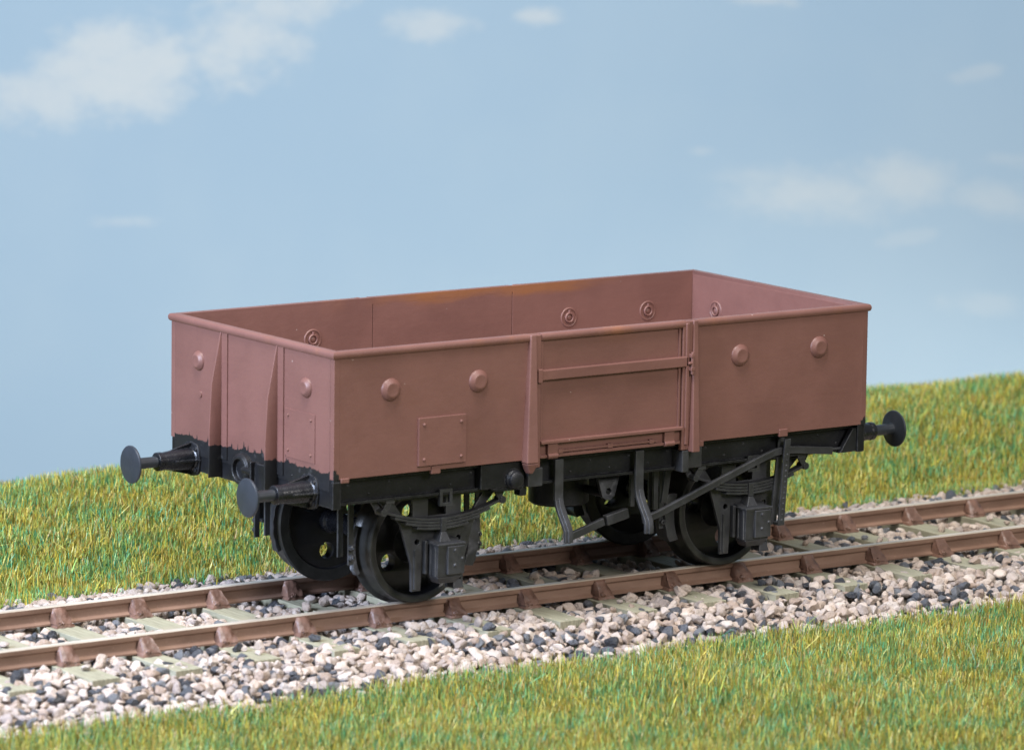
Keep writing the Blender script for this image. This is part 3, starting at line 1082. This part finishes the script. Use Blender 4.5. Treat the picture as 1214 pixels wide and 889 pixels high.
# ------------------------------------------------------------------ ballast (one mass of stones)
def stone_protos(sub, n):
    out = []
    for i in range(n):
        b = bmesh.new()
        bmesh.ops.create_icosphere(b, subdivisions=sub, radius=1)
        co = np.array([v.co[:] for v in b.verts])
        fc = np.array([[v.index for v in f.verts] for f in b.faces])
        b.free()
        for _ in range(13):
            nn = rng.normal(size=3)
            nn /= np.linalg.norm(nn)
            d = rng.uniform(0.42, 0.80)
            over = np.clip(co @ nn - d, 0, None)
            co = co - over[:, None] * nn
        co *= 1.22 * (1 + rng.normal(0, 0.012, (len(co), 1)))
        out.append((co, fc))
    return out


def build_mass(name, chunks, mat):
    V_ = np.concatenate([c_[0] for c_ in chunks])
    T_ = np.concatenate([c_[2] for c_ in chunks])
    off = 0
    loops = []
    sizes = []
    for v_, fl, t_ in chunks:
        for f_ in fl:
            loops.append((f_ + off).ravel())
            sizes.append(np.full(len(f_), f_.shape[1]))
        off += len(v_)
    loops = np.concatenate(loops).astype(np.int32)
    sizes = np.concatenate(sizes).astype(np.int32)
    starts = np.concatenate(([0], np.cumsum(sizes)[:-1])).astype(np.int32)
    me = bpy.data.meshes.new(name)
    me.vertices.add(len(V_))
    me.vertices.foreach_set("co", V_.astype(np.float32).ravel())
    me.loops.add(len(loops))
    me.loops.foreach_set("vertex_index", loops)
    me.polygons.add(len(sizes))
    me.polygons.foreach_set("loop_start", starts)
    me.polygons.foreach_set("loop_total", sizes)
    me.polygons.foreach_set("use_smooth", np.ones(len(sizes), bool))
    a = me.attributes.new("tint", "FLOAT_COLOR", "POINT")
    a.data.foreach_set("color", np.concatenate([T_, np.ones((len(T_), 1))], 1).astype(np.float32).ravel())
    me.update(calc_edges=True)
    me.materials.append(mat)
    o = bpy.data.objects.new(name, me)
    COL.objects.link(o)
    return o


def rot_mats(n):
    q = rng.normal(size=(n, 4))
    q /= np.linalg.norm(q, axis=1)[:, None]
    w, x, y, z = q.T
    return np.stack([1 - 2 * (y * y + z * z), 2 * (x * y - z * w), 2 * (x * z + y * w), 2 * (x * y + z * w), 1 - 2 * (x * x + z * z), 2 * (y * z - x * w),
                     2 * (x * z - y * w), 2 * (y * z + x * w), 1 - 2 * (x * x + y * y)], 1).reshape(n, 3, 3)


SXA = np.array(SX)


def stones(x0, x1, y0, y1, gap, lift, smin, smax, sub):
    gx, gy = np.meshgrid(np.arange(x0, x1, gap), np.arange(y0, y1, gap))
    x_ = gx.ravel() + rng.uniform(-.5, .5, gx.size) * gap
    y_ = gy.ravel() + rng.uniform(-.5, .5, gx.size) * gap
    sz = rng.uniform(smin, smax, x_.size) * np.where(rng.random(x_.size) < 0.25, 0.65, 1)
    ds = np.min(np.abs(x_[:, None] - SXA[None]), axis=1)
    over_sleeper = (ds < 0.125 + sz * 0.8) & (np.abs(y_) < 1.12 + rng.normal(0, 0.09, y_.size))
    under_rail = np.abs(np.abs(y_) - 0.66) < 0.055 + sz * 0.75
    stray = rng.random(x_.size) < 0.06
    keep = (~over_sleeper | (stray & (np.abs(np.abs(y_) - .66) > .3))) & ~under_rail
    x_, y_, sz = x_[keep], y_[keep], sz[keep]
    os_ = over_sleeper[keep]
    z_ = gz(x_, y_) + lift + sz * 0.35 + rng.normal(0, 0.012, x_.size)
    z_ = np.where(os_, -0.150 + sz * 0.4, z_)
    near_rail = np.abs(np.abs(y_) - 0.66) < 0.2
    z_ = np.where(near_rail, np.minimum(z_, -0.165), z_)
    return scatter_stones(x_, y_, z_, sz, sub)


protos = {2: stone_protos(2, 24), 1: stone_protos(1, 24), 3: stone_protos(3, 16)}
LIGHT = np.array([[0.54, 0.435, 0.36], [0.48, 0.38, 0.31], [0.60, 0.50, 0.425], [0.39, 0.295, 0.235], [0.51, 0.425, 0.37], [0.37, 0.305, 0.27], [0.56, 0.48, 0.42]])
DARK = np.array([[0.055, 0.060, 0.070], [0.085, 0.09, 0.103], [0.025, 0.027, 0.033], [0.14, 0.145, 0.155]])


def scatter_stones(x_, y_, z_, sz, sub):
    n = len(x_)
    pr = protos[sub]
    ch = []
    R_ = rot_mats(n)
    sc = sz[:, None] * rng.uniform(0.75, 1.25, (n, 3))
    pid = rng.integers(0, len(pr), n)
    # dark stones come in loose clusters
    cl = np.sin(x_ * 3.1 + np.sin(y_ * 4.7) * 2) + np.sin(y_ * 6.3 + x_ * 1.7)
    dark = rng.random(n) < np.clip(0.20 + 0.13 * cl, 0.04, 0.55)
    col = np.where(dark[:, None], DARK[rng.integers(0, len(DARK), n)], LIGHT[rng.integers(0, len(LIGHT), n)])
    col = col * rng.uniform(0.88, 1.1, (n, 1))
    for i_ in range(len(pr)):
        s_ = pid == i_
        m_ = int(s_.sum())
        if not m_:
            continue
        co, fc = pr[i_]
        v_ = np.einsum("nij,nkj->nki", R_[s_], co[None] * sc[s_][:, None, :])
        v_[:, :, 2] *= 0.85
        v_ += np.stack([x_[s_], y_[s_], z_[s_]], 1)[:, None, :]
        f_ = (fc[None] + (np.arange(m_) * len(co))[:, None, None]).reshape(-1, 3)
        ch.append((v_.reshape(-1, 3), [f_], np.repeat(col[s_], len(co), axis=0)))
    return ch


ch = []
for lift, gap, a, b in ((0.0, 0.074, 0.040, 0.060), (0.042, 0.073, 0.032, 0.059)):
    ch += stones(-6.5, 5.5, -2.15, -0.5, gap, lift, a, b, 3 if lift else 2)
    ch += stones(-13.5, -6.5, -2.15, -0.5, gap, lift, a, b, 1)
    ch += stones(5.5, 19, -2.15, -0.5, gap, lift, a, b, 1)
    ch += stones(-13.5, 19, 0.72, 2.0, gap, lift, a, b, 2 if lift else 1)
    ch += stones(-13.5, 19, -0.5, 0.62, gap, lift * 0.7, a * 0.95, b * 0.9, 2)
ballast = build_mass("ballast", ch, m_stone)
tag(ballast, "pinkish beige and dark grey ballast stones heaped along the track", "ballast", kind="stuff")

# ------------------------------------------------------------------ grass (static fibres, one mass each side of the line)
PAL = np.array([[0.46, 0.37, 0.045], [0.38, 0.335, 0.052], [0.27, 0.34, 0.055], [0.19, 0.35, 0.10], [0.06, 0.28, 0.13], [0.36, 0.225, 0.050], [0.52, 0.48, 0.14], [0.13, 0.25, 0.07]])
PRB = np.array([0.19, 0.15, 0.14, 0.13, 0.13, 0.15, 0.06, 0.05])


def blades(x_, y_, hmin, hmax, wid, gain=1.0, lo=0.45):
    n = len(x_)
    z_ = gz(x_, y_) - 0.01
    h = rng.uniform(hmin, hmax, n)
    longer = rng.random(n) < 0.02
    h = np.where(longer, h * 1.5, h)
    ang = rng.uniform(0, 2 * np.pi, n)
    lean = np.abs(rng.normal(0.34, 0.28, n))
    lean = np.where((rng.random(n) < 0.03) | longer, rng.uniform(0.6, 1.4, n), lean)
    face = ang + np.pi / 2 + rng.normal(0, 0.6, n)
    wd = wid * rng.uniform(0.7, 1.25, n)
    base = np.stack([x_, y_, z_], 1)
    d = np.stack([np.cos(ang), np.sin(ang), np.zeros(n)], 1)
    s = np.stack([np.cos(face), np.sin(face), np.zeros(n)], 1) * (wd / 2)[:, None]
    upv = np.array([0, 0, 1.0])
    m1 = base + d * (h * 0.5 * np.sin(lean * 0.6))[:, None] + upv * (h * 0.5 * np.cos(lean * 0.6))[:, None]
    tip = m1 + d * (h * 0.5 * np.sin(lean * 1.4))[:, None] + upv * (h * 0.5 * np.cos(lean * 1.4))[:, None]
    v_ = np.stack([base - s, base + s, m1 - s * 0.85, m1 + s * 0.85, tip - s * .2, tip + s * .2], 1).reshape(-1, 3)
    o_ = (np.arange(n) * 6)[:, None]
    q = np.concatenate([o_ + np.array([0, 1, 3, 2]), o_ + np.array([2, 3, 5, 4])])
    # patchy colour: neighbouring fibres tend to agree
    cl = np.sin(x_ * 5.1 + 2 * np.sin(y_ * 3.3)) + np.sin(y_ * 7.7 + 1.5 * np.sin(x_ * 4.1)) + rng.normal(0, 1.1, n)
    u_ = rng.random(n)
    idx = np.searchsorted(np.cumsum(PRB / PRB.sum()), u_)
    greenish = np.array([3, 4, 2, 7, 4, 3])
    ochre = np.array([0, 1, 5, 0, 6, 1])
    pick = rng.integers(0, 6, n)
    idx = np.where(cl > 1.7, greenish[pick], np.where(cl < -1.7, ochre[pick], idx))
    idx = np.minimum(idx, len(PAL) - 1)
    col = PAL[idx] * rng.uniform(lo, 1.15, (n, 1)) * np.where(longer, 1.25, 1.0)[:, None]
    return v_, [q], np.repeat(np.clip(col * gain, 0, 0.8), 6, axis=0)


def field(n, xr, yr, edge=None):
    x_ = rng.uniform(*xr, n)
    y_ = rng.uniform(*yr, n)
    return x_, y_


# foreground bed: a band slanting with the edge of the line, ragged where it meets the stones
n = 420000
y_ = -2.0 - 5.6 * rng.random(n) ** 1.0
xl = -7.6 + (-y_ - 2.0) * 0.75
x_ = xl + rng.random(n) * (13.5 - (-y_ - 2.0) * 0.55)
rag = -2.02 + 0.10 * np.sin(x_ * 2.1) + 0.07 * np.sin(x_ * 5.3 + 1) + rng.normal(0, 0.09, n)
kp = y_ < rag
front = build_mass("front_grass", [blades(x_[kp], y_[kp], 0.11, 0.235, 0.0112, 0.92, 0.4)], m_grass)
tag(front, "short yellow and green grass fibres in front of the ballast", "grass", kind="stuff")
n = 340000
y_ = 1.72 + 3.3 * rng.random(n)
x_ = -8 + rng.random(n) * 24
rag = 1.83 + 0.08 * np.sin(x_ * 1.9) + 0.05 * np.sin(x_ * 4.7) + rng.normal(0, 0.07, n)
kp = y_ > rag
back = build_mass("bank_grass", [blades(x_[kp], y_[kp], 0.10, 0.20, 0.0115, 0.98, 0.55)], m_grass)
tag(back, "yellow green grass on the low bank behind the wagon and track", "grass", kind="stuff")
